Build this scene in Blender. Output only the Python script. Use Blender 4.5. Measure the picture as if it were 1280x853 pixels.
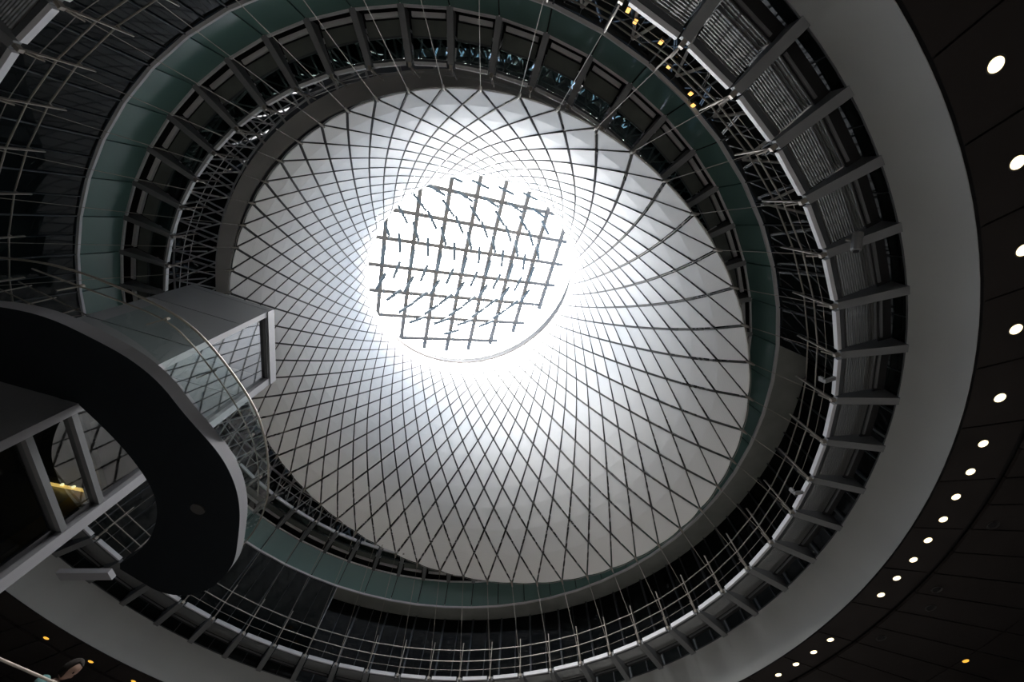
import bpy, math, random
from math import sin, cos, pi, hypot, atan2, radians
from mathutils import Vector, Matrix
random.seed(4)
sc = bpy.context.scene
for o in list(bpy.data.objects):
    bpy.data.objects.remove(o)
COL = sc.collection
# ------------------------------------------------------------------ scale, camera
U = 8.2            # metres per unit of plan radius
EYE = 1.6          # camera height above the floor
CX, CY = 0.42226, -0.94333   # camera in plan units from the atrium axis

def W(x, y, h):
    return Vector((x*U, y*U, h*U + EYE))

def PZ(r, a, h):
    return W(r*cos(a), r*sin(a), h)

cam_d = bpy.data.cameras.new('camera')
cam = bpy.data.objects.new('camera', cam_d)
COL.objects.link(cam)
cam_d.sensor_width = 36
cam_d.lens = 36*441.76/1280
cam_d.clip_start = .05
cam_d.clip_end = 500
z0 = Vector((0.03354361, -0.43599399, 1)).normalized()        # straight up, in camera axes (x right, y down, z ahead)
e1 = (Vector((1, 0, 0)) - z0*z0.x).normalized()
e2 = z0.cross(e1)
rot = Matrix(((e1.x, -e1.y, -e1.z), (e2.x, -e2.y, -e2.z), (z0.x, -z0.y, -z0.z)))
cam.matrix_world = Matrix.Translation(W(CX, CY, 0)) @ rot.to_4x4()
sc.camera = cam
# ------------------------------------------------------------------ light
sc.view_settings.view_transform = 'Standard'
sc.view_settings.look = 'None'
sc.view_settings.gamma = 1
sc.view_settings.exposure = 0.0
sc.view_settings.use_curve_mapping = False
SKY = 60
w = bpy.data.worlds.new('overcast_sky')
sc.world = w
w.use_nodes = True
bg = w.node_tree.nodes['Background']
bg.inputs[0].default_value = (0.93, 0.96, 1.0, 1)
bg.inputs[1].default_value = SKY
# overcast sky: bright overhead, cut down towards the horizon by the tall city around
_nt = w.node_tree
_tc = _nt.nodes.new('ShaderNodeTexCoord'); _sx = _nt.nodes.new('ShaderNodeSeparateXYZ'); _rp = _nt.nodes.new('ShaderNodeValToRGB')
_nt.links.new(_tc.outputs['Generated'], _sx.inputs[0]); _nt.links.new(_sx.outputs['Z'], _rp.inputs['Fac']); _nt.links.new(_rp.outputs['Color'], bg.inputs[0])
_e = _rp.color_ramp.elements
_e[0].position = .78; _e[0].color = (.025, .036, .052, 1)
_e[1].position = .985; _e[1].color = (1.0, .975, .93, 1)
sun_d = bpy.data.lights.new('sun', 'SUN')
sun_d.energy = 14.0
sun_d.angle = radians(40)
sun_d.color = (1, .97, .92)
sun = bpy.data.objects.new('sun', sun_d)
COL.objects.link(sun)
sun.rotation_euler = Vector((0.34, 0.50, -1.0)).to_track_quat('-Z', 'Y').to_euler()
por_d = bpy.data.lights.new('sky_portal', 'AREA')
por_d.shape = 'DISK'
por_d.size = 2.9*U
por_d.cycles.is_portal = True
por = bpy.data.objects.new('sky_portal', por_d)
COL.objects.link(por)
por.location = W(.012, -.18, 3.3) + Vector((-.37, -.18, 1)).normalized()*1.6
por.rotation_euler = Vector((.37, .18, -1)).to_track_quat('-Z', 'Y').to_euler()
sc.cycles.max_bounces = 6
sc.cycles.diffuse_bounces = 4
sc.cycles.glossy_bounces = 3
sc.cycles.transparent_max_bounces = 12
sc.cycles.sample_clamp_indirect = 6
sc.cycles.caustics_reflective = False
sc.cycles.caustics_refractive = False

# ------------------------------------------------------------------ materials
def mat(name, col, rough=.6, metal=0., spec=.5, noise=0., nscale=3., emit=None, est=1., bump=0.):
    m = bpy.data.materials.new(name)
    m.use_nodes = True
    nt = m.node_tree
    b = nt.nodes['Principled BSDF']
    b.inputs['Base Color'].default_value = (*col, 1)
    b.inputs['Roughness'].default_value = rough
    b.inputs['Metallic'].default_value = metal
    b.inputs['Specular IOR Level'].default_value = spec
    if noise or bump:
        tc = nt.nodes.new('ShaderNodeTexCoord')
        n = nt.nodes.new('ShaderNodeTexNoise')
        n.inputs['Scale'].default_value = nscale
        n.inputs['Detail'].default_value = 6
        nt.links.new(tc.outputs['Object'], n.inputs['Vector'])
        if noise:
            r = nt.nodes.new('ShaderNodeValToRGB')
            r.color_ramp.elements[0].position = .3
            r.color_ramp.elements[1].position = .7
            r.color_ramp.elements[0].color = (*[c*(1-noise) for c in col], 1)
            r.color_ramp.elements[1].color = (*[min(1, c*(1+noise)) for c in col], 1)
            nt.links.new(n.outputs['Fac'], r.inputs['Fac'])
            nt.links.new(r.outputs['Color'], b.inputs['Base Color'])
        if bump:
            bp = nt.nodes.new('ShaderNodeBump')
            bp.inputs['Strength'].default_value = bump
            bp.inputs['Distance'].default_value = .02
            nt.links.new(n.outputs['Fac'], bp.inputs['Height'])
            nt.links.new(bp.outputs['Normal'], b.inputs['Normal'])
    if emit:
        b.inputs['Emission Color'].default_value = (*emit, 1)
        b.inputs['Emission Strength'].default_value = est
    return m

def glass(name, tint, clear=.7, ior=1.5):
    """thin pane: fresnel reflection over a tinted see-through sheet"""
    m = bpy.data.materials.new(name)
    m.use_nodes = True
    nt = m.node_tree
    nt.nodes.clear()
    out = nt.nodes.new('ShaderNodeOutputMaterial')
    mx = nt.nodes.new('ShaderNodeMixShader')
    fr = nt.nodes.new('ShaderNodeFresnel')
    fr.inputs['IOR'].default_value = ior
    tr = nt.nodes.new('ShaderNodeBsdfTransparent')
    tr.inputs['Color'].default_value = (*[c*clear for c in tint], 1)
    gl = nt.nodes.new('ShaderNodeBsdfGlossy')
    gl.inputs['Roughness'].default_value = .02
    nt.links.new(fr.outputs[0], mx.inputs[0])
    nt.links.new(tr.outputs[0], mx.inputs[1])
    nt.links.new(gl.outputs[0], mx.inputs[2])
    nt.links.new(mx.outputs[0], out.inputs['Surface'])
    return m

M = dict(
    panel=mat('perforated_aluminium', (.82, .82, .82), .5, .15, .3),
    cable=mat('cable_steel', (.075, .068, .06), .5, .5),
    tie=mat('tie_steel', (.26, .235, .205), .45, .5),
    rail=mat('rail_steel', (.19, .172, .15), .45, .5),
    steel=mat('dark_steel', (.05, .055, .06), .5, .3),
    beam=mat('bracket_paint', (.13, .135, .14), .5, .2),
    strip=mat('edge_paint', (.46, .46, .48), .5),
    strip2=mat('grey_edge_paint', (.50, .50, .51), .5),
    fascia=mat('grey_plaster', (.36, .37, .365), .75, noise=.04, nscale=.6),
    ringp=mat('ring_plaster', (.62, .60, .58), .8, noise=.05, nscale=.8),
    greeng=mat('green_glass', (.085, .155, .14), .12, 0, .5),
    darkg=mat('dark_glass', (.006, .008, .008), .03, 0, .22),
    darkr=mat('recess_glass', (.004, .005, .005), .06, 0, .12),
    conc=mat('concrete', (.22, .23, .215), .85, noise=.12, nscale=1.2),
    slat=mat('grating_metal', (.11, .11, .105), .5, .4),
    ceil=mat('ceiling_panel', (.032, .028, .027), .7, 0, .15, noise=.1, nscale=1.0),
    domel=mat('dome_lining', (.10, .10, .105), .8),
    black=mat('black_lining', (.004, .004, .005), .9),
    clad=mat('dark_cladding', (.26, .27, .285), .42, .5),
    soffit=mat('shaded_soffit', (.006, .008, .010), .8, 0, .08, noise=.1),  # near-black: the unlit shade under the landing is put into the colour
    lip=mat('grey_lip', (.22, .22, .24), .6),
    floor=mat('floor_stone', (.22, .21, .20), .5, noise=.08, nscale=.5),
    bar=mat('skylight_bar', (.22, .19, .165), .6),
    ringst=mat('ring_steel', (.09, .07, .058), .5, .2),
    white=mat('white_paint', (.17, .17, .175), .5),
    panelu=mat('floor_underside', (.085, .095, .085), .6, noise=.1),
    blade=mat('blade_glass', (.14, .165, .175), .5, .0),
    lampw=mat('lamp_white', (1, 1, 1), .5, emit=(1, .80, .46), est=2.4),
    lampo=mat('lamp_amber', (1, .6, .1), .5, emit=(1, .50, .06), est=1.15),
    glow=mat('lamp_warm', (1, .7, .3), .5, emit=(1, .55, .15), est=1.6),
    red=mat('lamp_red', (1, .1, .2), .5, emit=(1, .03, .12), est=1.5),
    warmw=mat('ochre_wall', (.35, .28, .16), .7, noise=.2, nscale=2),
    skin=mat('skin', (.20, .12, .09), .6), hair=mat('hair', (.012, .010, .009), .9, 0, .1),
    teal=mat('teal_cloth', (.008, .05, .05), .9), jean=mat('dark_cloth', (.02, .025, .04), .8),
    trim=mat('lamp_trim', (.05, .047, .045), .4, .5),
    skyg=glass('skylight_glass', (.97, .98, 1), .96, 1.25),
    slotg=glass('added_slot_glass', (.85, .93, 1), .05, 1.3),
    pane=glass('lift_glass', (.75, .95, .92), .65, 3.6),
    bal=glass('balustrade_glass', (.85, .95, .93), .95, 1.5),
    tread=glass('glass_floor', (.60, .72, .70), .75, 1.5),
)

def add_perforation(m):
    """fine horizontal perforation rows of the net panels: small dark dots in the metal itself"""
    nt = m.node_tree
    b = nt.nodes['Principled BSDF']
    tc = nt.nodes.new('ShaderNodeTexCoord')
    wv = nt.nodes.new('ShaderNodeTexWave')
    wv.wave_type = 'BANDS'
    wv.bands_direction = 'Z'
    wv.inputs['Scale'].default_value = 9
    n = nt.nodes.new('ShaderNodeMixRGB')
    n.inputs['Color1'].default_value = (.80, .79, .775, 1)
    n.inputs['Color2'].default_value = (.86, .85, .835, 1)
    nt.links.new(tc.outputs['Object'], wv.inputs['Vector'])
    nt.links.new(wv.outputs['Fac'], n.inputs['Fac'])
    nt.links.new(n.outputs[0], b.inputs['Base Color'])
add_perforation(M['panel'])

# ------------------------------------------------------------------ mesh helpers
class MB:
    def __init__(s):
        s.v = []; s.f = []
    def face(s, pts):
        n = len(s.v); s.v += [Vector(p) for p in pts]; s.f.append(tuple(range(n, n+len(pts))))
    def prism(s, pts, off):
        """closed solid from polygon pts pushed by the vector off"""
        n = len(s.v); k = len(pts); off = Vector(off)
        s.v += [Vector(p) for p in pts] + [Vector(p)+off for p in pts]
        s.f.append(tuple(range(n, n+k)))
        s.f.append(tuple(range(n+2*k-1, n+k-1, -1)))
        for i in range(k):
            j = (i+1) % k
            s.f.append((n+j, n+i, n+k+i, n+k+j))
    def hexa(s, a, b):
        """solid between two matching quads"""
        n = len(s.v); s.v += [Vector(p) for p in a] + [Vector(p) for p in b]
        for q in ((0, 1, 2, 3), (7, 6, 5, 4), (1, 0, 4, 5), (2, 1, 5, 6), (3, 2, 6, 7), (0, 3, 7, 4)):
            s.f.append(tuple(n+i for i in q))
    def bar(s, a, b, wd, ht, up=(0, 0, 1)):
        a = Vector(a); b = Vector(b); d = (b-a).normalized(); up = Vector(up)
        sd = d.cross(up)
        if sd.length < 1e-4: sd = d.cross(Vector((1, 0, 0)))
        sd.normalize(); u2 = sd.cross(d)
        q = [(-1, -1), (1, -1), (1, 1), (-1, 1)]
        s.hexa([a + sd*x*wd/2 + u2*y*ht/2 for x, y in q], [b + sd*x*wd/2 + u2*y*ht/2 for x, y in q])
    def tube(s, pts, r, n=6, closed=False):
        pts = [Vector(p) for p in pts]; k = len(pts); base = len(s.v); prev = None
        for i, p in enumerate(pts):
            if closed: t = pts[(i+1) % k] - pts[i-1]
            else: t = pts[min(i+1, k-1)] - pts[max(i-1, 0)]
            t.normalize()
            if prev is None: prev = t.orthogonal().normalized()
            a = (prev - t*prev.dot(t)).normalized(); prev = a; c = t.cross(a)
            rr = r[i] if isinstance(r, (list, tuple)) else r
            for j in range(n):
                s.v.append(p + (a*cos(2*pi*j/n) + c*sin(2*pi*j/n))*rr)
        for i in range(k if closed else k-1):
            i2 = (i+1) % k
            for j in range(n):
                j2 = (j+1) % n
                s.f.append((base+i*n+j, base+i*n+j2, base+i2*n+j2, base+i2*n+j))
        if not closed:
            s.f.append(tuple(base+j for j in range(n-1, -1, -1)))
            s.f.append(tuple(base+(k-1)*n+j for j in range(n)))
    def loft(s, rings, closed_profile=False, wrap=True):
        n = len(s.v); k = len(rings[0]); m = len(rings)
        for r in rings: s.v += [Vector(p) for p in r]
        for i in range(m if closed_profile else m-1):
            i2 = (i+1) % m
            for j in range(k if wrap else k-1):
                j2 = (j+1) % k
                s.f.append((n+i*k+j, n+i*k+j2, n+i2*k+j2, n+i2*k+j))
    def disc(s, c, nrm, r, n=24, thick=.0):
        c = Vector(c); nrm = Vector(nrm).normalized(); a = nrm.orthogonal().normalized(); b = nrm.cross(a)
        s.prism([c + (a*cos(2*pi*i/n) + b*sin(2*pi*i/n))*r for i in range(n)], nrm*thick)
    def build(s, name, m, parent=None, smooth=False, origin=None):
        me = bpy.data.meshes.new(name)
        if origin is None:
            if parent is not None: origin = Vector(parent.location)
            else: origin = Vector((0, 0, 0))
        origin = Vector(origin)
        me.from_pydata([tuple(v-origin) for v in s.v], [], s.f)
        me.materials.append(m)
        if smooth:
            for p in me.polygons: p.use_smooth = True
        me.update()
        ob = bpy.data.objects.new(name, me)
        COL.objects.link(ob)
        if parent is not None: ob.parent = parent
        else: ob.location = origin
        return ob

def recalc(ob):
    import bmesh
    bm = bmesh.new(); bm.from_mesh(ob.data)
    bmesh.ops.recalc_face_normals(bm, faces=bm.faces)
    bm.to_mesh(ob.data); bm.free()
    return ob

def thing(name, loc, label, cat, group=None):
    o = bpy.data.objects.new(name, None); COL.objects.link(o)
    o.location = loc; o.empty_display_size = .3
    o['label'] = label; o['category'] = cat
    if group: o['group'] = group
    return o

def struct(ob):
    ob['kind'] = 'structure'
    return ob

# azimuth of the 56 structural nodes round the well
def az(m):
    d = 2*pi/56
    return (-0.990816 - 0.0210346*cos(d*m) - 0.00066959*sin(d*m) - 0.0011573*cos(2*d*m)
            - 0.0003546*sin(2*d*m) + d*m)
NA = [az(m) for m in range(56)]
def fine(k=4):
    return [az(m/k) for m in range(56*k)]
FA = fine(3)

def revolve(name, prof, m, angs=FA, smooth=False, parent=None):
    """closed ring solid from a closed (r, h) profile"""
    b = MB()
    b.loft([[PZ(r, a, h) for a in angs] for r, h in prof], closed_profile=True)
    return recalc(b.build(name, m, parent, smooth))

# ------------------------------------------------------------------ SETTING
b = MB(); b.prism([PZ(3.6, 2*pi*i/64, 0)*1 - Vector((0, 0, EYE)) for i in range(64)], (0, 0, -.3))
struct(b.build('floor', M['floor']))
struct(revolve('wall_outer', [(3.5, -.195), (3.5, .83), (3.6, .83), (3.6, -.195)], M['black'], NA))

# lower gallery fascia: the broad grey drum, A .. B
struct(revolve('wall_fascia', [(1.617, .80), (1.600, .945), (1.606, .945), (1.6185, .80)], M['fascia'], smooth=False))
b = MB()
b.loft([[PZ(r, a, h) for a in FA] for r, h in ((1.625, .80), (1.607, .944), (1.66, .944), (1.66, .815))], closed_profile=True)
struct(recalc(b.build('trim_1', M['black'])))
b = MB(); b.tube([PZ(1.600, a, .9465) for a in FA], .02, 5, True)
struct(b.build('trim_2', M['steel']))

# ceiling: a lane of square panels, a dark groove, then long radial panels
cb = MB()
def ceil_panel(r0, r1, a0, a1, h=.80, g=.0022):
    n = 4
    inn = []; out = []
    for i in range(n+1):
        t = i/n
        aa = a0 + g/r0 + (a1-a0-2*g/r0)*t; bb = a0 + g/r1 + (a1-a0-2*g/r1)*t
        inn.append(PZ(r0, aa, h)); out.append(PZ(r1, bb, h))
    cb.prism(inn + out[::-1], (0, 0, .05))
for m in range(56):
    a0 = az(m); a1 = az(m+1)
    ceil_panel(1.626, 1.776, a0, a1)
    am = (a0+a1)/2
    for (p, q) in ((a0, am), (am, a1)):
        ceil_panel(1.800, 2.225, p, q); ceil_panel(2.230, 2.8, p, q); ceil_panel(2.805, 3.5, p, q)
ce = recalc(cb.build('ceiling', M['ceil'])); struct(ce)
struct(revolve('ceiling_void', [(1.62, .812), (3.6, .812), (3.6, .83), (1.62, .83)], M['black'], NA))

# drum glazing behind the lower gallery: sloped mirror-dark glass, recessed under a pale soffit from node 7 to node 27
REC = range(7, 27)
b = MB(); b2 = MB()
for m in range(56):
    for q in (0, 1):
        a0 = az(m + q/2); a1 = az(m + q/2 + .5)
        off = PZ(.004, (a0+a1)/2, 0) - Vector((0, 0, EYE))
        if m in REC: b2.prism([PZ(1.66, a0, .93), PZ(1.66, a1, .93), PZ(1.66, a1, 1.385), PZ(1.66, a0, 1.385)], off)
        else: b.prism([PZ(1.612, a0, .93), PZ(1.612, a1, .93), PZ(1.535, a1, 1.378), PZ(1.535, a0, 1.378)], off)
struct(recalc(b2.build('wall_recess', M['darkr'])))
wl = struct(recalc(b.build('wall_lower', M['darkg'])))
for m in range(56):
    for q in (0, .5):
        a = az(m+q); bb = MB()
        wd = .009 if q == 0 else .003
        if m in REC: bb.bar(PZ(1.655, a, .95), PZ(1.655, a, 1.38), wd*U, .012*U, up=(cos(a), sin(a), 0))
        else: bb.bar(PZ(1.607, a, .95), PZ(1.532, a, 1.378), wd*.5*U, .004*U, up=(cos(a), sin(a), 0))
        bb.build('mullion', M['steel'], wl)
# pale soffit slab at the foot of the green band, with edge trims
b = MB()
b.loft([[PZ(r, az(m/3), h) for m in range(21, 82)] for r, h in ((1.534, 1.380), (1.70, 1.380), (1.70, 1.40), (1.534, 1.40))], closed_profile=True, wrap=False)
struct(recalc(b.build('trim_3', M['conc'])))
for m in (7, 27):
    b = MB(); b.prism([PZ(1.606, az(m), .94), PZ(1.67, az(m), .94), PZ(1.67, az(m), 1.39), PZ(1.534, az(m), 1.39)], (.05, 0, 0)); struct(recalc(b.build('trim_%d' % (m+3), M['strip2'] if m == 27 else M['steel'])))
struct(revolve('trim_9', [(1.62, 1.39), (1.62, 1.41), (1.72, 1.41), (1.72, 1.39)], M['black'], NA))
struct(revolve('trim_4', [(1.524, 1.377), (1.534, 1.377), (1.534, 1.386), (1.524, 1.386)], M['strip2'], NA))
# green glass fascia E .. F, flat panes between the nodes
b = MB()
for m in range(56):
    a0 = az(m) + .0015; a1 = az(m+1) - .0015
    b.hexa([PZ(1.528, a0, 1.386), PZ(1.528, a1, 1.386), PZ(1.505, a1, 1.522), PZ(1.505, a0, 1.522)],
           [PZ(1.534, a0, 1.386), PZ(1.534, a1, 1.386), PZ(1.511, a1, 1.522), PZ(1.511, a0, 1.522)])
struct(recalc(b.build('wall_middle', M['greeng'])))
struct(revolve('trim_5', [(1.536, 1.40), (1.513, 1.53), (1.66, 1.56), (1.66, 1.40)], M['black'], NA))
struct(revolve('trim_6', [(1.499, 1.521), (1.509, 1.521), (1.509, 1.529), (1.499, 1.529)], M['strip2'], NA))
# drum wall behind the upper gallery
b = MB()
for m in range(56):
    a0 = az(m); a1 = az(m+1)
    b.prism([PZ(1.60, a0, 1.53), PZ(1.60, a1, 1.53), PZ(1.60, a1, 2.25), PZ(1.60, a0, 2.25)], PZ(.004, (a0+a1)/2, 0) - Vector((0, 0, EYE)))
wu = struct(recalc(b.build('wall_upper', M['darkg'])))
struct(revolve('trim_7', [(1.365, 1.983), (1.444, 1.983), (1.444, 2.03), (1.365, 2.03)], M['ringp'], smooth=False))
struct(revolve('trim_8', [(1.35, 1.990), (1.364, 1.990), (1.364, 2.05), (1.35, 2.05)], M['steel']))
# the conical dome behind the net, up to the tilted opening
OC = Vector((.012, -.183, 3.3)); SLX, SLY = .37, .18
def oc(r, a, dn=0.):
    x = OC.x + r*cos(a); y = OC.y + r*sin(a)
    h = OC.z + SLX*r*cos(a) + SLY*r*sin(a)
    nn = Vector((-SLX, -SLY, 1)).normalized()
    return W(x + nn.x*dn, y + nn.y*dn, h + nn.z*dn)
# circle of the opening (true circle in its tilted plane)
ON = Vector((-SLX, -SLY, 1)).normalized()
OU = (Vector((1, 0, 0)) - ON*ON.x).normalized(); OV = ON.cross(OU)
def och(r, t, dn=0.):
    p = OC + (OU*cos(t) + OV*sin(t))*r + ON*dn
    return W(p.x, p.y, p.z)
b = MB()
TA = [2*pi*i/56 for i in range(56)]
cl = MB()
for i in range(56):          # foot of the dome, with an added slot on one side lighting the truss
    a0, a1 = TA[i], TA[(i+1) % 56]
    if 4.55 < TA[i] < 5.35: cl.face([PZ(1.62, a0, 2.2), PZ(1.62, a1, 2.2), PZ(1.58, a1, 2.30), PZ(1.58, a0, 2.30)]); continue
    b.face([PZ(1.62, a0, 2.2), PZ(1.62, a1, 2.2), PZ(1.58, a1, 2.30), PZ(1.58, a0, 2.30)])
b.loft([[PZ(1.58, a, 2.30) for a in TA]] + [[PZ(1.58, a, 2.30).lerp(och(1.22, a, .12), t) for a in TA] for t in (.25, .5, .75, 1)])
cw = bpy.data.objects.new('added_light_slot', None); COL.objects.link(cw); cw['kind'] = 'structure'; cl.build('glass_pane', M['slotg'], cw)
dm = struct(b.build('wall_dome', M['domel'])); 
sm_ = dm.modifiers.new('s', 'SOLIDIFY'); sm_.thickness = .25; sm_.offset = 1
# ------------------------------------------------------------------ THE NET
NET = dict(cx=[-0.35018,-0.04710,-0.03584,0.01982], cy=[1.00008,-0.77657,1.06894,-0.53425],
h=[1.50640,1.49786,0.95248,-0.92357,0.26750], R=[1.30950,-1.49930,2.80703,-3.70079,2.06301],
nx=[-0.19378,0.27310,0.82936,-0.53737], ny=[-0.02801,0.07105,0.08609,0.05064], t=[-2.21795,0.01519,-0.11986],
r2c=[-0.01881,0.02181,-0.01908], r2s=[-0.00517,-0.02164,-0.00014], h2c=[-0.01485,-0.02473,0.05901],
h2s=[0.01565,-0.02153,0.01293], t1c=[-0.06878,-0.01057,0.06105], t1s=[0.09544,0.08210,-0.11820],
t2c=[-0.00610,-0.03191], t2s=[0.00602,-0.01185])
def pv(k, s): return sum(c*s**i for i, c in enumerate(NET[k]))
def net_pt(j, a):
    """node of the net: level j of 18 (0 = lower rim), a = place round the ring in 56ths"""
    s = j/18; th = a*2*pi/56 + pv('t', s)
    th = th + pv('t1c', s)*cos(th) + pv('t1s', s)*sin(th) + pv('t2c', s)*cos(2*th) + pv('t2s', s)*sin(2*th)
    R = pv('R', s)*(1 + pv('r2c', s)*cos(2*th) + pv('r2s', s)*sin(2*th))
    h = pv('h', s) + R*(pv('nx', s)*cos(th) + pv('ny', s)*sin(th)) + pv('h2c', s)*cos(2*th) + pv('h2s', s)*sin(2*th)
    # fitted from the camera; shift from camera to atrium-axis coordinates
    return W(pv('cx', s) + R*cos(th) + CX, pv('cy', s) + R*sin(th) + CY, h)
NETC = W(0, -.05, 1.5)
net = thing('reflector_net', NETC, 'huge funnel-shaped net of pale aluminium diamond panels hanging below the round skylight', 'sculpture')
camp = W(CX, CY, 0)
def out_n(j, a):
    p = net_pt(j, a); q = net_pt(min(18, j+.3), a) - net_pt(max(0, j-.3), a); r = net_pt(j, a+.3) - net_pt(j, a-.3)
    n = q.cross(r).normalized()
    c = sum((net_pt(j, i) for i in (0, 14, 28, 42)), Vector())/4
    return n if n.dot(p-c) > 0 else -n
GAP = .0060*U
panels = []
for j in range(0, 19):
    for k in range(56):
        a = k + (j+1)/2
        L_, R_ = net_pt(j, a-.5), net_pt(j, a+.5)
        n = out_n(j, a)
        if j == 0:
            # half panel along the lower rim, with the slack bow of the edge
            T = net_pt(1, a)
            mid = [net_pt(0, a-.5+i/6) + (net_pt(0, a) - net_pt(1, a)).normalized()*(.004*U*(1-(i/3-1)**2)) for i in range(7)]
            pts = [T] + mid[::-1]
            c = (L_+R_+T)/3
            sc_ = 1 - GAP/(.33*(T-(L_+R_)/2).length)*.8
            pts = [c + (p-c)*sc_ for p in pts]
            polys = [pts]
        elif j == 18:
            B_ = net_pt(17, a); c = (L_+R_+B_)/3
            sc_ = max(.5, 1 - GAP/(.33*(B_-(L_+R_)/2).length)*.8)
            polys = [[c+(p-c)*sc_ for p in (L_, B_, R_)]]
        else:
            T, B_ = net_pt(j+1, a), net_pt(j-1, a)
            c = (L_+R_)/2
            d = lambda X: ((X-c).length*(R_-c).length/hypot((X-c).length, (R_-c).length))
            g = min(GAP, .10*min(d(T), d(B_)))
            st, sb = 1-g/d(T), 1-g/d(B_)
            ss = min(st, sb)
            c2 = c + n*.022*min((T-c).length, (B_-c).length)
            Ls, Rs = c2+(L_-c)*ss, c2+(R_-c)*ss
            polys = [[c+(T-c)*st, Ls, Rs], [c+(B_-c)*sb, Rs, Ls]]
        area = 0
        for p in polys:
            cc = sum(p, Vector())/len(p); vd = cc-camp
            ar = sum(((p[i]-p[0]).cross(p[i+1]-p[0])).length/2 for i in range(1, len(p)-1))
            nn = (p[1]-p[0]).cross(p[2]-p[0]).normalized()
            area += ar*abs(nn.dot(vd.normalized()))/vd.length_squared
        panels.append((area, j, k, polys, n))
# hidden behind the lift shaft counts last
panels.sort(key=lambda t: -t[0])
rest = MB()
for i, (ar, j, k, polys, n) in enumerate(panels):
    mb = MB() if i < 100 else rest
    for p in polys:
        mb.prism(p, n*.02)
    if i < 100:
        recalc(mb.build('reflector_panel', M['panel'], net))
ob = recalc(rest.build('reflector_panel', M['panel'], net)); ob['kind'] = 'stuff'
# the two families of crossing cables
cn = 0; restc = MB()
for sgn in (1, -1):
    for k in range(56):
        mb = MB() if cn < 100 else restc
        mb.tube([net_pt(j, k + sgn*j/2) - out_n(j, k+sgn*j/2)*.0 for j in range(19)], .0020*U, 4)
        if cn < 100: mb.build('cable', M['cable'], net)
        cn += 1
ob = restc.build('cable', M['cable'], net); ob['kind'] = 'stuff'
# rim edge wire and the clamps at the rim nodes
mb = MB()
rim = []
for k in range(56):
    for i in range(6):
        a = k + i/6
        rim.append(net_pt(0, a) + (net_pt(0, a) - net_pt(1, a)).normalized()*(.004*U*(1-(i/3-1)**2)))
mb.tube(rim, .0012*U, 4, True)
mb.build('edge_wire', M['tie'], net)
for k in range(56):
    mb = MB(); p = net_pt(0, k); q = (net_pt(0, k)-net_pt(1, k)).normalized()
    mb.tube([p - q*.12, p + q*.02, p + q*.16], [.03, .05, .03], 8)
    mb.build('clamp', M['tie'], net)
# tie cables from the rim out to the gallery edge (rim node k hangs on gallery node k-11)
for k in range(56):
    mb = MB()
    mb.tube([net_pt(0, k), PZ(1.452, az(k-11), 1.005)], .0010*U, 5)
    mb.build('tie_cable', M['tie'], net)

# ------------------------------------------------------------------ SKYLIGHT
sky = bpy.data.objects.new('window_1', None); COL.objects.link(sky); sky.location = W(OC.x, OC.y, OC.z); sky['kind'] = 'structure'
mb = MB()
prof = []
mb.loft([[och(r, a, dn) for a in TA] for r, dn in ((1.018, .0), (1.018, .085), (1.035, .085), (1.035, .0))], closed_profile=True)
recalc(mb.build('curb', M['white'], sky))
mb = MB(); mb.loft([[och(r, a, dn) for a in TA] for r, dn in ((1.036, .070), (1.24, .070), (1.24, .082), (1.036, .082))], closed_profile=True)  # added opaque ring, unseen, keeps daylight from entering behind the net
recalc(mb.build('added_light_block', M['domel'], sky))
mb = MB(); mb.tube([och(1.018, a, 0) for a in TA], .0135*U, 8, True)
mb.build('ring_tube', M['ringst'], sky, smooth=True)
# glazing bars: plane square grid fitted to the photo, pushed back onto the curb's top
G0 = Vector((-1.0846, -.3354, 3.3)); gs, gc = .0551, .2591
gn = Vector((-.4362, -.1775, 1)).normalized()
gu = Vector((1, 0, .4362)).normalized(); gv = gn.cross(gu)
KB = 1.028
GU = (gu*gc + gv*gs)*KB; GV = (-gu*gs + gv*gc)*KB
G0 = G0*KB + Vector((CX, CY, 0))
def gp(i, j): return G0 + GU*j + GV*i            # i: row, j: column
RC = 1.20
CC = OC + ON*.085
def clip(i0, j0, di, dj):
    """ends of the grid line inside the round opening"""
    P = gp(i0, j0); D = GU*dj + GV*di; ts = [t/50 for t in range(-600, 900)]
    ok = [t for t in ts if (((P+D*t)-CC) - ON*((P+D*t)-CC).dot(ON)).length < RC]
    return (P+D*ok[0], P+D*ok[-1]) if ok else None
gnW = gn
for i in range(-1, 9):
    c = clip(i, 0, 0, 1)
    if c and (c[1]-c[0]).length > .15:
        mb = MB(); mb.bar(W(*c[0]), W(*c[1]), .037*U, .030*U, up=gn); mb.build('glazing_bar', M['bar'], sky)
for j in range(-1, 9):
    c = clip(0, j, 1, 0)
    if c and (c[1]-c[0]).length > .15:
        mb = MB(); mb.bar(W(*c[0]), W(*c[1]), .037*U, .040*U, up=gn); mb.build('glazing_bar', M['bar'], sky)
# secondary thin rods just behind the bars
for i in range(-1, 9):
    c = clip(i+.12, 0, 0, 1)
    if c and (c[1]-c[0]).length > .2:
        mb = MB(); mb.tube([W(*(c[0]-gn*.05)), W(*(c[1]-gn*.05))], .005*U, 4); mb.build('thin_rod', M['blade'], sky)
for j in range(-1, 9):
    c = clip(0, j+.12, 1, 0)
    if c and (c[1]-c[0]).length > .2:
        mb = MB(); mb.tube([W(*(c[0]-gn*.05)), W(*(c[1]-gn*.05))], .005*U, 4); mb.build('thin_rod', M['blade'], sky)
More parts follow.
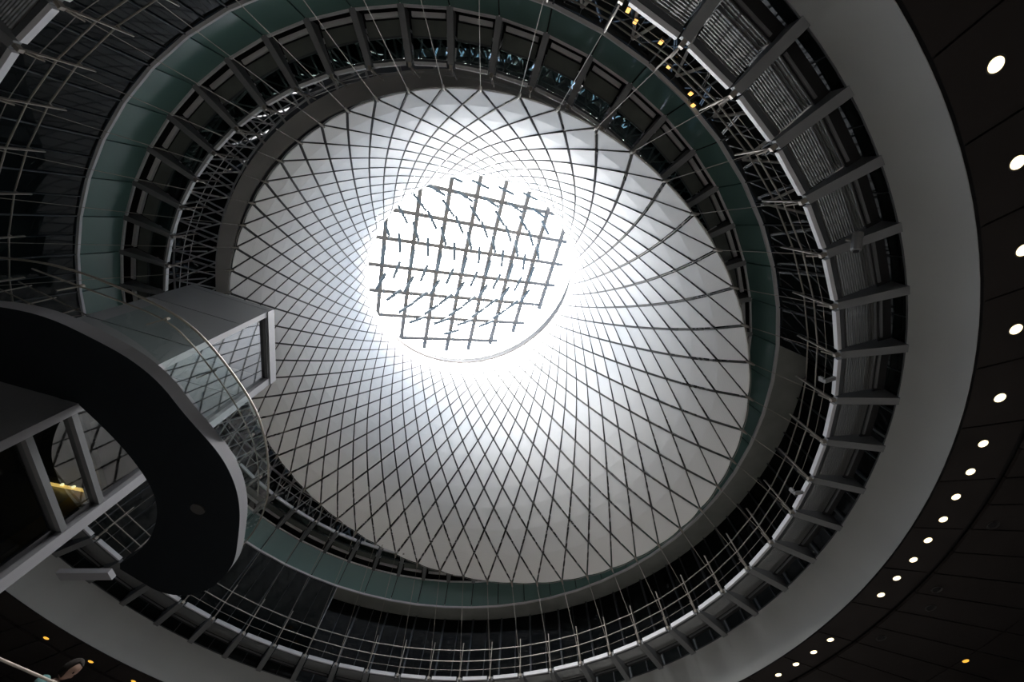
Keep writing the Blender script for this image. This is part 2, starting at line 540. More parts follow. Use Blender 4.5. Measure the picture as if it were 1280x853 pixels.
# pane
mb = MB(); pts = []
for t in range(48):
    p = OC + (OU*cos(2*pi*t/48)+OV*sin(2*pi*t/48))*1.27
    d = (gp(0, 0)+gn*.03 - p).dot(gn)/ON.dot(gn); p = p + ON*d
    pts.append(W(*p))
mb.face(pts); mb.build('glass_pane', M['skyg'], sky)
# light-bending blades hung under the bars, turned row by row
ANG = {0: 13, .5: 20, 1: 28, 1.5: 53, 2: 65, 2.5: 75, 3: 90, 3.5: 103, 4: 113, 4.5: 121, 5: 143, 5.5: 148, 6: 162, 6.5: 170, 7: 176}
for i2 in range(0, 14):
    i = i2/2; ang = radians(ANG[i]-9)
    for j in range(-1, 9):
        jj = j + (.5 if i2 % 2 == 0 else 0)
        p = gp(i+.06, jj) - gn*.045
        q = p - CC
        if (q - ON*q.dot(ON)).length > .93: continue
        d = (GU.normalized()*cos(ang) + GV.normalized()*sin(ang))*.095
        mb = MB(); mb.bar(W(*(p-d)), W(*(p+d)), .027*U, .020*U, up=gn)
        mb.build('louvre_blade', M['blade'], sky)

# ------------------------------------------------------------------ GALLERIES
def gallery(name, label, rO, hO, rI, hI, rS, posts, rails, floor_mat, rF0, rF1, lower):
    g = thing(name, W(0, 0, hI), label, 'gallery walkway')
    for m in range(56):
        a = az(m); a1 = az(m+1)
        # bracket: tapering radial beam from the fascia to the inner edge
        ca, sa = cos(a), sin(a); t = Vector((-sa, ca, 0))
        wo = .0125*U if lower else .011*U
        mb = MB()
        def quad(r, h0, h1): return [PZ(r, a, h0)-t*wo, PZ(r, a, h0)+t*wo, PZ(r, a, h1)+t*wo, PZ(r, a, h1)-t*wo]
        mb.hexa(quad(rO, hO-.012, hI), quad(rI+.006, hI-.016, hI))
        mb.build('bracket', M['beam'], g)
        # node casting
        mb = MB(); c = PZ(rI-.001, a, hI-.008)
        mb.bar(c - Vector((ca, sa, 0))*.06, c + Vector((ca, sa, 0))*.06, .09, .09)
        mb.bar(c - Vector((ca, sa, 0))*.06+Vector((0, 0, .05)), c - Vector((ca, sa, 0))*.14 + Vector((0, 0, .30)), .03, .03)
        mb.build('node_casting', M['tie'], g)
        # pale edge strip between nodes
        gp_ = .012
        mb = MB()
        mb.hexa([PZ(rI, a+gp_, hI-.012), PZ(rI, a1-gp_, hI-.012), PZ(rI, a1-gp_, hI+.002), PZ(rI, a+gp_, hI+.002)],
                [PZ(rI+.010, a+gp_, hI-.012), PZ(rI+.010, a1-gp_, hI-.012), PZ(rI+.010, a1-gp_, hI+.002), PZ(rI+.010, a+gp_, hI+.002)])
        mb.build('edge_strip', M['strip'] if lower else M['strip2'], g)
        # kerb plate behind the strip
        mb = MB(); k0 = rI+.012; k1 = rF0-.002
        mb.hexa([PZ(k0, a+gp_, hI-.010), PZ(k0, a1-gp_, hI-.010), PZ(k1, a1-gp_, hI-.010), PZ(k1, a+gp_, hI-.010)],
                [PZ(k0, a+gp_, hI-.002), PZ(k0, a1-gp_, hI-.002), PZ(k1, a1-gp_, hI-.002), PZ(k1, a+gp_, hI-.002)])
        mb.build('kerb_plate', M['steel'], g)
        # walkway floor
        mb = MB(); g2 = .013
        def seg(r0, r1, h, th=.004, gg=g2):
            mb.hexa([PZ(r0, a+gg, h), PZ(r0, a1-gg, h), PZ(r1, a1-gg, h), PZ(r1, a+gg, h)],
                    [PZ(r0, a+gg, h+th), PZ(r0, a1-gg, h+th), PZ(r1, a1-gg, h+th), PZ(r1, a+gg, h+th)])
        if lower:
            n = 15
            for i in range(n):
                r = rF0 + (rF1-rF0)*i/(n-1)
                seg(r, r+.0026, hI-.010)
            mb.build('floor_grating', M['slat'], g)
            mb = MB()
            for q in (.2, .4, .6, .8):
                aa = a + (a1-a)*q
                mb.bar(PZ(rF0, aa, hI-.002), PZ(rF1, aa, hI-.002), .03, .03)
            mb.bar(PZ(rF1-.018, a+g2, hI), PZ(rF1-.018, a1-g2, hI), .06, .06)
            mb.build('grating_bearer', M['steel'], g)
            mb = MB(); seg(rF1+.004, rO-.002, hI-.012, .004, .0); mb.build('gap_shade_plate', M['black'], g)  # added black sheet, stands for the dark of the open gap
        else:
            seg(1.436, rF1, hI-.008, .003); mb.build('floor_panel', M['panelu'], g)
            mb = MB(); seg(rF0, 1.431, hI-.008, .003)
            mb.build('glass_floor', M['tread'], g)
            mb = MB()
            mb.bar(PZ(1.4335, a+g2, hI-.006), PZ(1.4335, a1-g2, hI-.006), .05, .06)
            mb.build('floor_bearer', M['steel'], g)
            mb = MB(); seg(1.470, 1.598, hI+.004, .003, .0); mb.build('gap_shade_plate', M['black'], g)  # added black sheet, makes the gap dark and hides the truss
        # outer strip
        mb = MB(); seg(rS, rS+(.013 if not lower else .006), hI-.016, .010, .016)
        mb.build('outer_strip', M['strip2'] if not lower else M['beam'], g)
        # post
        mb = MB()
        p0 = PZ(rI-.002, a, hI+.004); p1 = PZ(rI-.006, a, posts)
        mb.bar(p0, p1, .026, .05, up=(ca, sa, 0))
        for r_, h_, rad in rails:
            mb.bar(PZ(rI-.006, a, h_), PZ(r_, a, h_), .03, .03)
        mb.build('post', M['tie'], g)
    for i, (r_, h_, rad) in enumerate(rails):
        mb = MB(); mb.tube([PZ(r_, a, h_) for a in NA], rad*U, 6, True)
        mb.build('rail_tube', M['rail'] if lower else M['strip2'], g, smooth=False)
    return g
gallery('lower_gallery', 'lower ring walkway with pale inner edge, grated floor, posts and curved tube rails', 1.600, .950, 1.455, 1.0, 1.566, 1.150,
        [(1.4535, 1.067, .0021), (1.462, 1.121, .0021), (1.452, 1.028, .0008)], None, 1.480, 1.560, True)
gallery('upper_gallery', 'upper ring walkway with dark radial beams and glass floor above the green band', 1.505, 1.530, 1.352, 1.58, 1.488, 1.70,
        [(1.350, 1.640, .0014), (1.352, 1.685, .0014)], None, 1.372, 1.482, False)

# lattice truss on the drum behind the upper gallery, a cross in each bay
tr = thing('lattice_truss', W(0, 0, 1.8), 'ring of pale steel cross bracing on the dark drum behind the upper walkway', 'truss')
for m in range(56):
    a = az(m); a1 = az(m+1); am = (a+a1)/2
    mb = MB()
    mem = [((1.57, a, 1.86), (1.57, a1, 1.86)), ((1.50, a, 2.06), (1.50, a1, 2.06)), ((1.585, a, 1.66), (1.585, a1, 1.66))]
    for u0, u1 in ((a, am), (am, a1)):
        mem += [((1.585, u0, 1.62), (1.57, u1, 1.86)), ((1.585, u1, 1.62), (1.57, u0, 1.86)), ((1.57, u0, 1.86), (1.50, u1, 2.06)), ((1.57, u1, 1.86), (1.50, u0, 2.06))]
    for (p, q) in mem:
        mb.bar(PZ(*p), PZ(*q), .055, .055)
    mb.build('cross_brace', M['strip2'], tr)
    mb = MB(); mb.bar(PZ(1.59, a, 1.98), PZ(1.42, a, 1.995), .07, .07); mb.build('radial_rod', M['strip2'], tr)
    mb = MB(); mb.bar(PZ(1.59, am, 1.80), PZ(1.50, am, 1.99), .05, .05); mb.build('radial_rod', M['strip2'], tr)
# diagonal struts inside the lower drum, seen towards the upper right
ds = thing('diagonal_bracing', W(0, 0, 1.15), 'zigzag of pale grey steel struts on the dark glass drum between the two walkways', 'bracing')
for m in range(56):
    a = az(m); a1 = az(m+1); am = (a+a1)/2
    if not (-1.45 < ((am+pi) % (2*pi))-pi < -.55): continue
    mb = MB()
    mb.bar(PZ(1.585, a, 1.03), PZ(1.535, am, 1.33), .07, .03, up=(cos(am), sin(am), 0))
    mb.bar(PZ(1.535, am, 1.33), PZ(1.585, a1, 1.03), .07, .03, up=(cos(am), sin(am), 0))
    mb.build('strut', M['tie'], ds)

# warm lamps glimpsed behind the sloped glass towards the upper right
for i, (x, y, h) in enumerate(((.700, -1.385, 1.238), (.727, -1.367, 1.256), (.806, -1.322, 1.260), (.856, -1.279, 1.314), (.941, -1.214, 1.332), (.966, -1.188, 1.360))):
    c = W(x, y, h); n = Vector((-x, -y, 0)).normalized()
    t = thing('wall_lamp', c, 'small warm lamp on the glass drum at the upper right, %s from the top' % ['first', 'second', 'third', 'fourth', 'fifth', 'sixth'][i], 'lamp', 'warm lamps on the glass drum')
    mb = MB(); mb.prism([c + n*.03 + Vector((-n.y*q, n.x*q, z)) for q, z in ((-.04, -.08), (.04, -.05), (.04, .08), (-.04, .05))], n*.04); recalc(mb.build('lens', M['glow'], t))
    mb = MB(); mb.bar(c - n*.02, c + n*.03, .10, .20); mb.build('housing', M['steel'], t)
# ------------------------------------------------------------------ LIFT SHAFT
HT = 1.45
PA, P1, P2 = Vector((-1.021, -.554)), Vector((-.699, -.444)), Vector((-.790, -.077))
P3 = PA + (P2-P1)
def F(p, h): return W(p[0], p[1], h)
LC = W((P1.x+P3.x)/2, (P1.y+P3.y)/2, 0); LC.z = 0
lift = thing('lift_shaft', LC, 'tall rectangular lift shaft of dark metal with a glass front facing the net', 'lift shaft')
H0 = -EYE/U
def plate(a, b, h0, h1, th, m, name, inset=0., par=None):
    d = (b-a).normalized(); n = Vector((d.y, -d.x)); c = (PA+P2)/2
    if n.dot((a+b)/2-c) < 0: n = -n
    aa = a + d*inset; bb = b - d*inset
    mb = MB()
    mb.hexa([F(aa, h0), F(bb, h0), F(bb, h1), F(aa, h1)], [F(aa-n*th, h0), F(bb-n*th, h0), F(bb-n*th, h1), F(aa-n*th, h1)])
    return recalc(mb.build(name, m, par or lift))
d1 = (P1-PA).normalized()
joints = [H0, .1, .42, .74, 1.06, 1.28, HT]
for i in range(len(joints)-1):
    plate(PA, P1, joints[i]+(.002 if i else 0), joints[i+1]-.002, .02, M['clad'], 'cladding_panel')
    plate(P3, PA, joints[i]+(.002 if i else 0), joints[i+1]-.002, .02, M['clad'], 'cladding_panel', .021)
    plate(P2, P3, joints[i]+(.002 if i else 0), joints[i+1]-.002, .02, M['clad'], 'cladding_panel', .021)
# front: posts, transoms, panes
fd = (P2-P1).normalized(); fn = Vector((fd.y, -fd.x))
if fn.dot(P1-PA) < 0: fn = -fn
for p, q in ((P1, P1+fd*.024), (P2-fd*.036, P2)):
    mb = MB(); mb.hexa([F(p+fn*.006, H0), F(q+fn*.006, H0), F(q+fn*.006, HT), F(p+fn*.006, HT)], [F(p-fn*.03, H0), F(q-fn*.03, H0), F(q-fn*.03, HT), F(p-fn*.03, HT)])
    recalc(mb.build('corner_post', M['lip'], lift))
trs = [.30, .47, .612, .702, 1.425]
for h in trs:
    mb = MB(); mb.hexa([F(P1+fd*.02+fn*.003, h), F(P2-fd*.03+fn*.003, h), F(P2-fd*.03+fn*.003, h+.013), F(P1+fd*.02+fn*.003, h+.013)],
                       [F(P1+fd*.02-fn*.03, h), F(P2-fd*.03-fn*.03, h), F(P2-fd*.03-fn*.03, h+.013), F(P1+fd*.02-fn*.03, h+.013)])
    recalc(mb.build('transom', M['beam'], lift))
hs = [H0] + trs
for i in range(len(hs)-1):
    a_, b_ = P1+fd*.022-fn*.010, P2-fd*.034-fn*.010
    mb = MB(); mb.face([F(a_, hs[i]+(.013 if i else 0)), F(b_, hs[i]+(.013 if i else 0)), F(b_, hs[i+1]), F(a_, hs[i+1])])
    mb.build('glass_pane', M['pane'], lift)
mb = MB(); mb.prism([F(p, HT) for p in (PA, P1, P2, P3)], (0, 0, .2)); recalc(mb.build('roof', M['clad'], lift))
mb = MB(); mb.hexa([F(P1+fn*.010, HT-.016), F(P2+fn*.010, HT-.016), F(P2+fn*.010, HT+.026), F(P1+fn*.010, HT+.026)], [F(P1-fn*.02, HT-.016), F(P2-fn*.02, HT-.016), F(P2-fn*.02, HT+.026), F(P1-fn*.02, HT+.026)])
recalc(mb.build('top_frame', M['lip'], lift))
# dark lining inside and the warm lit lobby seen through the glass
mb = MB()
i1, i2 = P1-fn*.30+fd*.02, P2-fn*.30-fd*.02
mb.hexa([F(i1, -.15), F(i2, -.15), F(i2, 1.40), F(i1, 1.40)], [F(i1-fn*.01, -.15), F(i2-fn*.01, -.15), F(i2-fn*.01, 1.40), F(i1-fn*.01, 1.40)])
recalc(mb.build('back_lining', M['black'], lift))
# lift cab
CBL = W((P1.x+P3.x)/2, (P1.y+P3.y)/2, .42)
cab = thing('lift_cab', CBL, 'ochre lift cab with warm lights, seen through the glass low in the dark shaft', 'lift cab')
c0 = P1-fn*.045+fd*.03; c1 = P2-fn*.045-fd*.028; c2 = P2-fn*.285-fd*.028; c3 = P1-fn*.285+fd*.03
def wallq(p, q, h0, h1, m, name):
    d = (q-p).normalized(); n = Vector((d.y, -d.x))*.006
    mb = MB(); mb.hexa([F(p, h0), F(q, h0), F(q, h1), F(p, h1)], [F(p+n, h0), F(q+n, h0), F(q+n, h1), F(p+n, h1)]); return recalc(mb.build(name, m, cab))
wallq(c1, c2, .42, .755, M['warmw'], 'side_wall'); wallq(c0, c3, .42, .755, M['steel'], 'side_wall'); wallq(c3, c2, .42, .755, M['steel'], 'back_wall')
mb = MB(); mb.prism([F(c, .757) for c in (c0, c1, c2, c3)], (0, 0, .1)); recalc(mb.build('cab_roof', M['steel'], cab))
mb = MB(); mb.prism([F(c, .410) for c in (c0, c1, c2, c3)], (0, 0, .08)); recalc(mb.build('cab_floor', M['steel'], cab))
la, lb = c1-fn*.02-fd*.012, c1-fn*.125-fd*.012
mb = MB(); mb.bar(F(la, .731), F(lb, .731), .05, .05); mb.build('light_strip', M['glow'], cab)
for t in (.3, .6):
    mb = MB(); mb.disc(F(la.lerp(lb, t)-fd*.006, .731), (-fd.x, -fd.y, 0), .035, 12, .02); mb.build('bulb', M['lampw'], cab)

# ------------------------------------------------------------------ LANDING WRAPPED ROUND THE LIFT
UND = [(-.956,-.693),(-.836,-.704),(-.745,-.699),(-.647,-.675),(-.562,-.619),(-.500,-.570),(-.455,-.505),(-.432,-.423),(-.407,-.359),(-.386,-.305),(-.375,-.251),(-.373,-.187),(-.381,-.124),(-.399,-.054),(-.432,.033),(-.475,.137),(-.523,.205),(-.575,.26),(-.629,.3),(-.683,.325),(-.738,.331),(-.781,.32),(-.809,.301),(-.83,.272),(-.88,.201)]
INN = [(-.868,.173),(-.786,.12),(-.718,.052),(-.674,-.009),(-.643,-.069),(-.629,-.119),(-.623,-.162),(-.624,-.203),(-.629,-.243),(-.638,-.288),(-.651,-.333),(-.672,-.388),(-.694,-.438),(-.746,-.462),(-.793,-.478),(-.877,-.508),(-.978,-.541),(-1.106,-.583)]
def smooth2(pts, it=1):
    for _ in range(it):
        o_ = [pts[0]]
        for a, b in zip(pts, pts[1:]):
            o_.append((a[0]*.75+b[0]*.25, a[1]*.75+b[1]*.25)); o_.append((a[0]*.25+b[0]*.75, a[1]*.25+b[1]*.75))
        pts = o_ + [pts[-1]]
    return pts
und = smooth2([(-1.25, -.66), (-1.10, -.672)] + UND, 2); inn = smooth2(INN[:12], 2) + INN[12:] + [(-1.25, -.60)]
HB, HL = .72, .752
lan = thing('lift_landing', W(-.55, -.15, HB), 'dark curved landing with a grey edge wrapping round the lift shaft', 'landing')
mb = MB()
import mathutils
poly = und + inn
from mathutils.geometry import tessellate_polygon
tris = tessellate_polygon([[Vector((x, y, 0)) for x, y in poly]])
n0 = len(poly)
mb.v = [W(x, y, HB) for x, y in poly]; mb.f = [tuple(t) for t in tris]
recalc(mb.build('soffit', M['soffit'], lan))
mb = MB()
mb.v = [W(x, y, HL) for x, y in poly]; mb.f = [tuple(t) for t in tris]
mb.build('deck', M['conc'], lan)
mb = MB()
for q in (und,):
    for a, b in zip(q, q[1:]):
        mb.face([W(a[0], a[1], HB), W(b[0], b[1], HB), W(b[0], b[1], HL), W(a[0], a[1], HL)])
ob = recalc(mb.build('edge_band', M['lip'], lan))
mb = MB()
for a, b in list(zip(inn, inn[1:])) + [(inn[-1], und[0]), (und[-1], inn[0])]:
    mb.face([W(a[0], a[1], HB), W(b[0], b[1], HB), W(b[0], b[1], HL), W(a[0], a[1], HL)])
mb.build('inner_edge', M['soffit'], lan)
mb = MB(); c = W(-.514, -.084, HB); mb.disc(c, (0, 0, -1), .020*U, 28, .03); recalc(mb.build('ceiling_speaker', M['trim'], lan))
RAIL = [(-1.05,-.784),(-.842,-.771),(-.729,-.741),(-.641,-.699),(-.57,-.66),(-.515,-.622),(-.475,-.575),(-.440,-.505),(-.407,-.411),(-.387,-.327),(-.387,-.237),(-.397,-.158),(-.416,-.073),(-.449,.036),(-.497,.134),(-.56,.226),(-.633,.307)]
rl = smooth2(RAIL, 2)
mb = MB(); mb.tube([W(x, y, .88) for x, y in rl], .026, 8); mb.build('handrail', M['rail'], lan, smooth=True)
MIDR = [(-.797,-.757),(-.696,-.713),(-.61,-.676),(-.508,-.627),(-.469,-.571),(-.434,-.475),(-.404,-.371),(-.391,-.254),(-.397,-.170),(-.417,-.085),(-.445,-.007)]
ml = smooth2(MIDR, 2)
mb = MB(); mb.tube([W(x, y, .84) for x, y in ml], .018, 6)
mb.build('middle_rail', M['rail'], lan, smooth=True)
for i in (1, 3, 5, 7, 9):
    x, y = MIDR[i]; mb = MB(); p = W(x, y, .84)
    mb.tube([p, p+Vector((0, 0, .07))], .035, 8); mb.tube([p, W(x-.012, y, .80)], .015, 6); mb.build('rail_clamp', M['tie'], lan)
mb = MB()
gl = rl[18:]
lipo = lambda x, y: (x, y)
for a, b in zip(gl, gl[1:]):
    mb.face([W(a[0], a[1], .745), W(b[0], b[1], .745), W(b[0], b[1], .878), W(a[0], a[1], .878)])
mb.build('curved_glass', M['bal'], lan, smooth=True)
# strut from the shaft's corner post to the gallery
st = MB(); st.bar(W(-1.060, .205, .70), W(-.905, .215, .712), .30, .12); 
ob = recalc(st.build('beam', M['lip'])); ob['label'] = 'short grey beam beside the foot of the lift corner post'; ob['category'] = 'beam'

# ------------------------------------------------------------------ BRIDGE at the far left between gallery and lift
br = thing('access_bridge', W(-1.2, -.5, .98), 'dark bridge with thin rails joining the ring walkway to the lift', 'bridge')
bA, bB = Vector((-1.325, -.575)), Vector((-1.085, -.42))
def br_pt(t, s, h): 
    p = bA.lerp(bB, t); n = Vector((-(bB-bA).y, (bB-bA).x)).normalized(); q = p + n*s; return W(q.x, q.y, h)
mb = MB(); mb.hexa([br_pt(0, -.09, .97), br_pt(1, -.09, .97), br_pt(1, .09, .97), br_pt(0, .09, .97)], [br_pt(0, -.09, 1.0), br_pt(1, -.09, 1.0), br_pt(1, .09, 1.0), br_pt(0, .09, 1.0)])
recalc(mb.build('deck', M['steel'], br))
for s in (-.09, .09):
    mb = MB(); mb.bar(br_pt(0, s, .965), br_pt(1, s, .965), .12, .10); mb.build('edge_beam', M['strip2'], br)
    for h in (1.06, 1.12):
        mb = MB(); mb.tube([br_pt(0, s, h), br_pt(1, s, h)], .02, 6); mb.build('rail_tube', M['rail'], br)
    for t in (.1, .37, .63, .9):
        mb = MB(); mb.tube([br_pt(t, s, 1.0), br_pt(t, s, 1.13)], .018, 6); mb.build('post', M['tie'], br)

# ------------------------------------------------------------------ DOWNLIGHTS
DL = [(1.26,-1.143),(1.383,-.987),(1.486,-.82),(1.57,-.64),(1.633,-.454),(1.666,-.31),(1.682,-.212),(1.689,-.117),(1.696,-.026),(1.693,.065),(1.689,.156),(1.676,.248),(1.661,.337),(1.587,.607),(1.554,.691),(1.515,.778),(1.471,.859)]
ords = ['first', 'second', 'third', 'fourth', 'fifth', 'sixth', 'seventh', 'eighth', 'ninth', 'tenth', 'eleventh', 'twelfth', 'thirteenth', 'fourteenth', 'fifteenth', 'sixteenth', 'seventeenth']
def downlight(x, y, label, m, group, r=.0125):
    c = W(x, y, .8)
    t = thing('downlight', c, label, 'downlight', group)
    mb = MB(); n = 24
    mb.loft([[c + Vector((cos(2*pi*i/n)*q*U, sin(2*pi*i/n)*q*U, z)) for i in range(n)] for q, z in ((r, .0), (r*1.22, -.012), (r*1.3, -.004), (r*1.3, .004), (r, .03))], closed_profile=True)
    recalc(mb.build('trim_ring', M['trim'], t, smooth=True))
    mb = MB(); mb.disc(c + Vector((0, 0, .004)), (0, 0, -1), r*U, 24, .012)
    recalc(mb.build('lamp_lens', m, t))
for i, (x, y) in enumerate(DL):
    if i < 13: lab = 'lit round downlight, %s from the top of the curved row on the right' % ords[i]
    else: lab = 'lit round downlight, %s of the four at the bottom end of the curved row' % ['topmost', 'second highest', 'third highest', 'lowest'][i-13]
    downlight(x, y, lab, M['lampw'], 'lit downlights in the curved ceiling lane', .0125 if i < 5 else .0112)
downlight(2.127, .713, 'single amber downlight alone on the outer ceiling at the lower right', M['lampo'], 'amber downlights', .011)
for (x, y), s in zip(((-1.556, .791), (-1.447, .962), (-1.321, 1.115)), ('upper left of the three', 'middle of the three, above the person', 'rightmost of the three')):
    downlight(x, y, 'amber downlight below the grey drum at lower left, ' + s, M['lampo'], 'amber downlights', .0105)
for (x, y), s in zip(((1.849, -.008), (1.828, .299), (1.853, .398), (1.761, .584)), ('topmost', 'second from top', 'third from top', 'lowest')):
    c = W(x, y, .8)
    t = thing('ceiling_fitting', c, 'faint unlit round ceiling fitting outside the dark groove, %s of four' % s, 'ceiling fitting', 'unlit fittings on the outer ceiling')
    mb = MB(); n = 20
    mb.loft([[c + Vector((cos(2*pi*i/n)*q*U, sin(2*pi*i/n)*q*U, z)) for i in range(n)] for q, z in ((.013, .0), (.015, -.014), (.018, -.012), (.018, .004), (.013, .02))], closed_profile=True)
    recalc(mb.build('trim_ring', M['trim'], t, smooth=True))
    mb = MB(); mb.disc(c + Vector((0, 0, .004)), (0, 0, -1), .012*U, 20, .01); recalc(mb.build('grille', M['black'], t))

# ------------------------------------------------------------------ small fittings on the lower gallery
def cctv(a, h, r, label):
    c = PZ(r, a, h); t = thing('security_camera', c, label, 'camera')
    ir = -Vector((cos(a), sin(a), 0)); tg = Vector((-sin(a), cos(a), 0))
    mb = MB(); mb.tube([c, c-Vector((0, 0, .22))], .03, 8); mb.build('mount', M['tie'], t)
    d = c-Vector((0, 0, .26)); ax = (ir*.6 + tg*.5 - Vector((0, 0, .5))).normalized()
    mb = MB(); mb.tube([d-ax*.2, d-ax*.18, d+ax*.18, d+ax*.22], [.05, .09, .09, .075], 12); mb.build('housing', M['white'], t, smooth=False)
    mb = MB(); mb.tube([d+ax*.22, d+ax*.24], .05, 12); mb.build('lens', M['black'], t)
cctv(az(4)-.012, .975, 1.505, 'white security camera hanging under a bracket on the right of the walkway')
for a, s in ((az(6.5), 'right of the skylight net'), (az(9.4), 'at the lower right')):
    c = PZ(1.452, a, .992); mb = MB()
    mb.bar(c, c - Vector((cos(a), sin(a), 0))*.28 - Vector((0, 0, .05)), .10, .06)
    mb.bar(c - Vector((cos(a), sin(a), 0))*.26, c - Vector((cos(a), sin(a), 0))*.28 + Vector((.0, 0, .12)), .13, .05)
    ob = recalc(mb.build('spotlight', M['white'], origin=c)); ob['label'] = 'tiny white spotlight clipped to the pale walkway edge ' + s; ob['category'] = 'spotlight'; ob['group'] = 'spotlights on the walkway edge'
# small red lamp behind the lower right of the rails
a = az(20.3); c = PZ(1.64, a, 1.02)
t = thing('indicator_lamp', c, 'tiny red lamp glowing in the dark glazing at the bottom of the well', 'lamp')
mb = MB(); mb.disc(c, (-cos(a), -sin(a), 0), .10, 14, .04); recalc(mb.build('lens', M['red'], t))
mb = MB(); mb.tube([c + Vector((cos(a), sin(a), 0))*.02, c + Vector((cos(a), sin(a), 0))*.12], .13, 12); mb.build('housing', M['steel'], t)
# ------------------------------------------------------------------ PERSON at the lower left, on a stair landing
HP = Vector((-2.85, -1.66, 4.09)); DZ = 2.47
sl = thing('stair_landing', (HP.x-.3, HP.y+.2, 0), 'raised stair landing with a thin steel handrail at the lower left corner', 'stair')
mb = MB(); mb.prism([(HP.x-2.2, HP.y-.9, DZ-.2), (HP.x+.45, HP.y-.9, DZ-.2), (HP.x+.45, HP.y+1.2, DZ-.2), (HP.x-2.2, HP.y+1.2, DZ-.2)], (0, 0, .2)); recalc(mb.build('platform', M['steel'], sl))
for dx, dy in ((-2.1, -.8), (.35, -.8), (.35, 1.1), (-2.1, 1.1)):
    mb = MB(); mb.bar((HP.x+dx, HP.y+dy, 0), (HP.x+dx, HP.y+dy, DZ-.2), .12, .12); mb.build('leg', M['steel'], sl)
for i in range(9):
    mb = MB(); z = DZ-.2 - .22*i; y0 = HP.y-.9-.28*i; mb.prism([(HP.x-1.6, y0-.28, z-.04), (HP.x-.2, y0-.28, z-.04), (HP.x-.2, y0, z-.04), (HP.x-1.6, y0, z-.04)], (0, 0, .04)); recalc(mb.build('tread', M['steel'], sl))
# handrail through the two points where the photo shows it
CP = W(CX, CY, 0)
ra = CP + Vector((-.741, .620, .259))*7.4; rb = CP + Vector((-.710, .658, .250))*7.4
rb = Vector((rb.x, rb.y, ra.z)); d = (rb-ra).normalized()
mb = MB(); mb.tube([ra-d*1.6, rb+d*1.2], .012, 8); mb.build('handrail', M['tie'], sl)
# figure
pr = thing('person', (HP.x, HP.y, DZ), 'person with dark hair and a teal top leaning at the rail, lower left corner', 'person')
def figure():
    V = {'pel': (0, 0, .92), 'w': (.01, 0, 1.08), 'ch': (.05, 0, 1.28), 'nk0': (.09, 0, 1.42), 'nk': (.12, 0, 1.50),
         'hL': (0, .09, .88), 'kL': (.03, .11, .48), 'aL': (-.01, .12, .09), 'tL': (.13, .13, .04), 'hR': (0, -.09, .88), 'kR': (.03, -.11, .48), 'aR': (-.01, -.12, .09), 'tR': (.13, -.13, .04),
         'sL': (.06, .17, 1.38), 'eL': (.12, .23, 1.12), 'wL': (.33, .17, 1.12), 'sR': (.06, -.17, 1.38), 'eR': (.12, -.23, 1.12), 'wR': (.33, -.17, 1.12)}
    Rd = dict(pel=.14, w=.125, ch=.14, nk0=.075, nk=.055, hL=.09, kL=.06, aL=.042, tL=.035, hR=.09, kR=.06, aR=.042, tR=.035, sL=.062, eL=.042, wL=.03, sR=.062, eR=.042, wR=.03)
    E_ = [('pel', 'w'), ('w', 'ch'), ('ch', 'nk0'), ('nk0', 'nk'), ('pel', 'hL'), ('hL', 'kL'), ('kL', 'aL'), ('aL', 'tL'), ('pel', 'hR'), ('hR', 'kR'), ('kR', 'aR'), ('aR', 'tR'),
          ('ch', 'sL'), ('sL', 'eL'), ('eL', 'wL'), ('ch', 'sR'), ('sR', 'eR'), ('eR', 'wR')]
    for s_, y in (('L', .17), ('R', -.17)):
        sg = 1 if s_ == 'L' else -1
        V['p'+s_] = (.39, y, 1.115); Rd['p'+s_] = .026; E_.append(('w'+s_, 'p'+s_))
        for fi, (dy, ln) in enumerate(((-.030, .070), (-.010, .082), (.010, .078), (.028, .062))):
            b0, b1, b2_ = 'f%s%da' % (s_, fi), 'f%s%db' % (s_, fi), 'f%s%dc' % (s_, fi)
            V[b0] = (.425, y+dy*1.0, 1.118); V[b1] = (.425+ln*.55, y+dy*1.1, 1.105); V[b2_] = (.425+ln*.7, y+dy*1.1, 1.075)
            Rd[b0] = .010; Rd[b1] = .0085; Rd[b2_] = .0075; E_ += [('p'+s_, b0), (b0, b1), (b1, b2_)]
        V['th'+s_] = (.40, y-sg*.045, 1.105); V['ti'+s_] = (.435, y-sg*.055, 1.085); Rd['th'+s_] = .011; Rd['ti'+s_] = .009; E_ += [('p'+s_, 'th'+s_), ('th'+s_, 'ti'+s_)]
    ks = list(V); me = bpy.data.meshes.new('body'); me.from_pydata([V[k] for k in ks], [(ks.index(a), ks.index(b)) for a, b in E_], [])
    ob = bpy.data.objects.new('body', me); COL.objects.link(ob); ob.parent = pr
    me.materials.append(M['skin'])
    md = ob.modifiers.new('skin', 'SKIN'); md.use_smooth_shade = True
    for i, k in enumerate(ks):
        me.skin_vertices[0].data[i].radius = (Rd[k], Rd[k]); me.skin_vertices[0].data[i].use_root = (k == 'pel')
    ob.modifiers.new('sub', 'SUBSURF').levels = 2; ob.modifiers['sub'].render_levels = 2
    return V
V = figure()
def cloth(name, chains, m):
    mb = MB()
    for pts, rad in chains: mb.tube(pts, rad, 14)
    ob = mb.build(name, m, None, smooth=True); ob.parent = pr
    return ob
cloth('top', [([V['pel'], V['w'], V['ch'], (.07, 0, 1.38), V['nk0']], [.165, .15, .172, .13, .07]),
              ([V['ch'], V['sL'], (.09, .20, 1.24)], [.08, .082, .064]), ([V['ch'], V['sR'], (.09, -.20, 1.24)], [.08, .082, .064])], M['teal'])
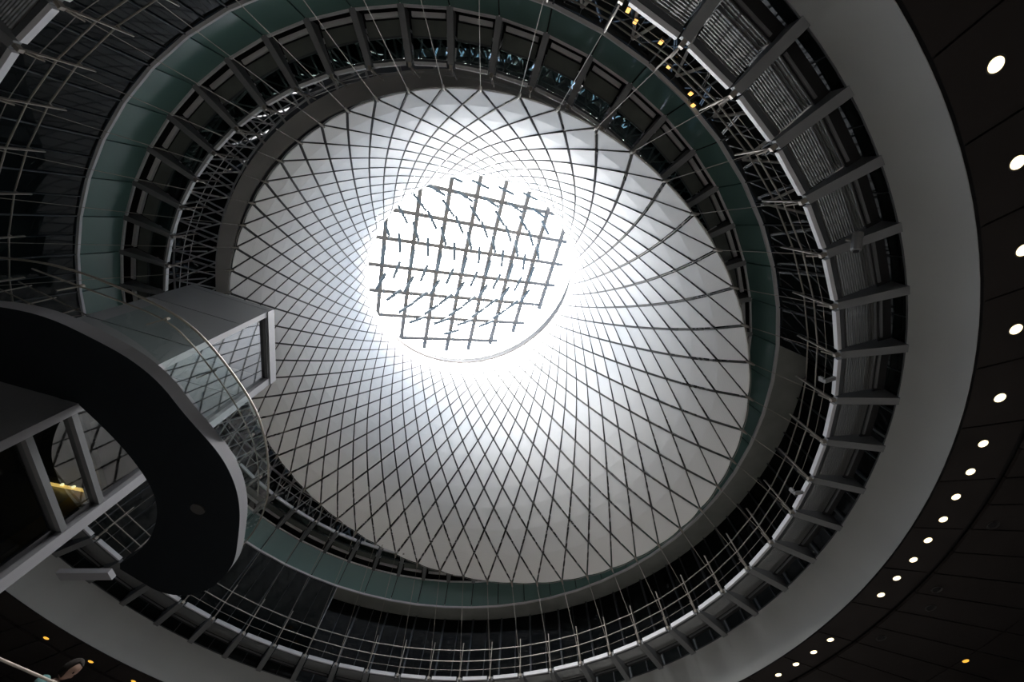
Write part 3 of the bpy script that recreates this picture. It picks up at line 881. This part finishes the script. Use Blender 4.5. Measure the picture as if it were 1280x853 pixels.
cloth('trousers', [([(0, .0, .98), (0, 0, .84)], [.155, .15]), ([V['hL'], V['kL'], (-.01, .12, .12)], [.108, .078, .065]), ([V['hR'], V['kR'], (-.01, -.12, .12)], [.108, .078, .065])], M['jean'])
def shell(fn_, m, name, n=32, k=24, th0=0., th1=pi):
    mb = MB()
    mb.loft([[fn_(2*pi*i/n, th0+(th1-th0)*j/k) for i in range(n)] for j in range(k+1)])
    ob = mb.build(name, m, None, smooth=True); ob.parent = pr; return ob
HT_ = Matrix.Rotation(radians(28), 4, 'Y')
def hd(p): return HT_ @ Vector(p) + Vector((.15, 0, 1.60))
def headf(ph, th):
    x = sin(th)*cos(ph); y = sin(th)*sin(ph); z = cos(th)
    rx, ry, rz = .098, .076, .118
    X, Y, Z = rx*x, ry*y, rz*z
    if z < 0: X *= 1-.18*(-z); Y *= 1-.35*z*z
    front = max(0, x)
    g = lambda a, b, s_: math.exp(-((a)**2+(b)**2)/s_**2)
    X += front*(.026*g(y*1.8, (z+.22)*1.3, .20) + .006*g(y, z+.55, .2) - .012*g(abs(y)-.33, z-.03, .16) + .010*g(y*.6, z+.88, .25) + .005*g(abs(y)-.3, z-.22, .14))
    Y += (.014 if y > 0 else -.014)*g(x+.05, z+.1, .13)
    return hd((X, Y, Z))
shell(headf, M['skin'], 'head')
def hairf(ph, th):
    p = Vector((sin(th)*cos(ph), sin(th)*sin(ph), cos(th)))
    lim = 1.0 if p.x < .35 else .0
    r = 1.10
    X, Y, Z = .098*p.x*r, .076*p.y*r*1.06, .118*p.z*1.07
    if p.x > .25 and p.z < .62: X *= .72; Y *= .93
    X -= .010
    return hd((X, Y, Z))
shell(hairf, M['hair'], 'hair', th1=pi*.78)
for sy in (.03, -.03):
    mb = MB(); mb.loft([[hd((.082, sy, .004)) + Vector((cos(2*pi*i/10)*sin(pi*j/6), sin(2*pi*i/10)*sin(pi*j/6), cos(pi*j/6)))*.011 for i in range(10)] for j in range(7)])
    ob = mb.build('eye', M['hair'], None, smooth=True); ob.parent = pr
pr.rotation_euler = (0, 0, radians(15))
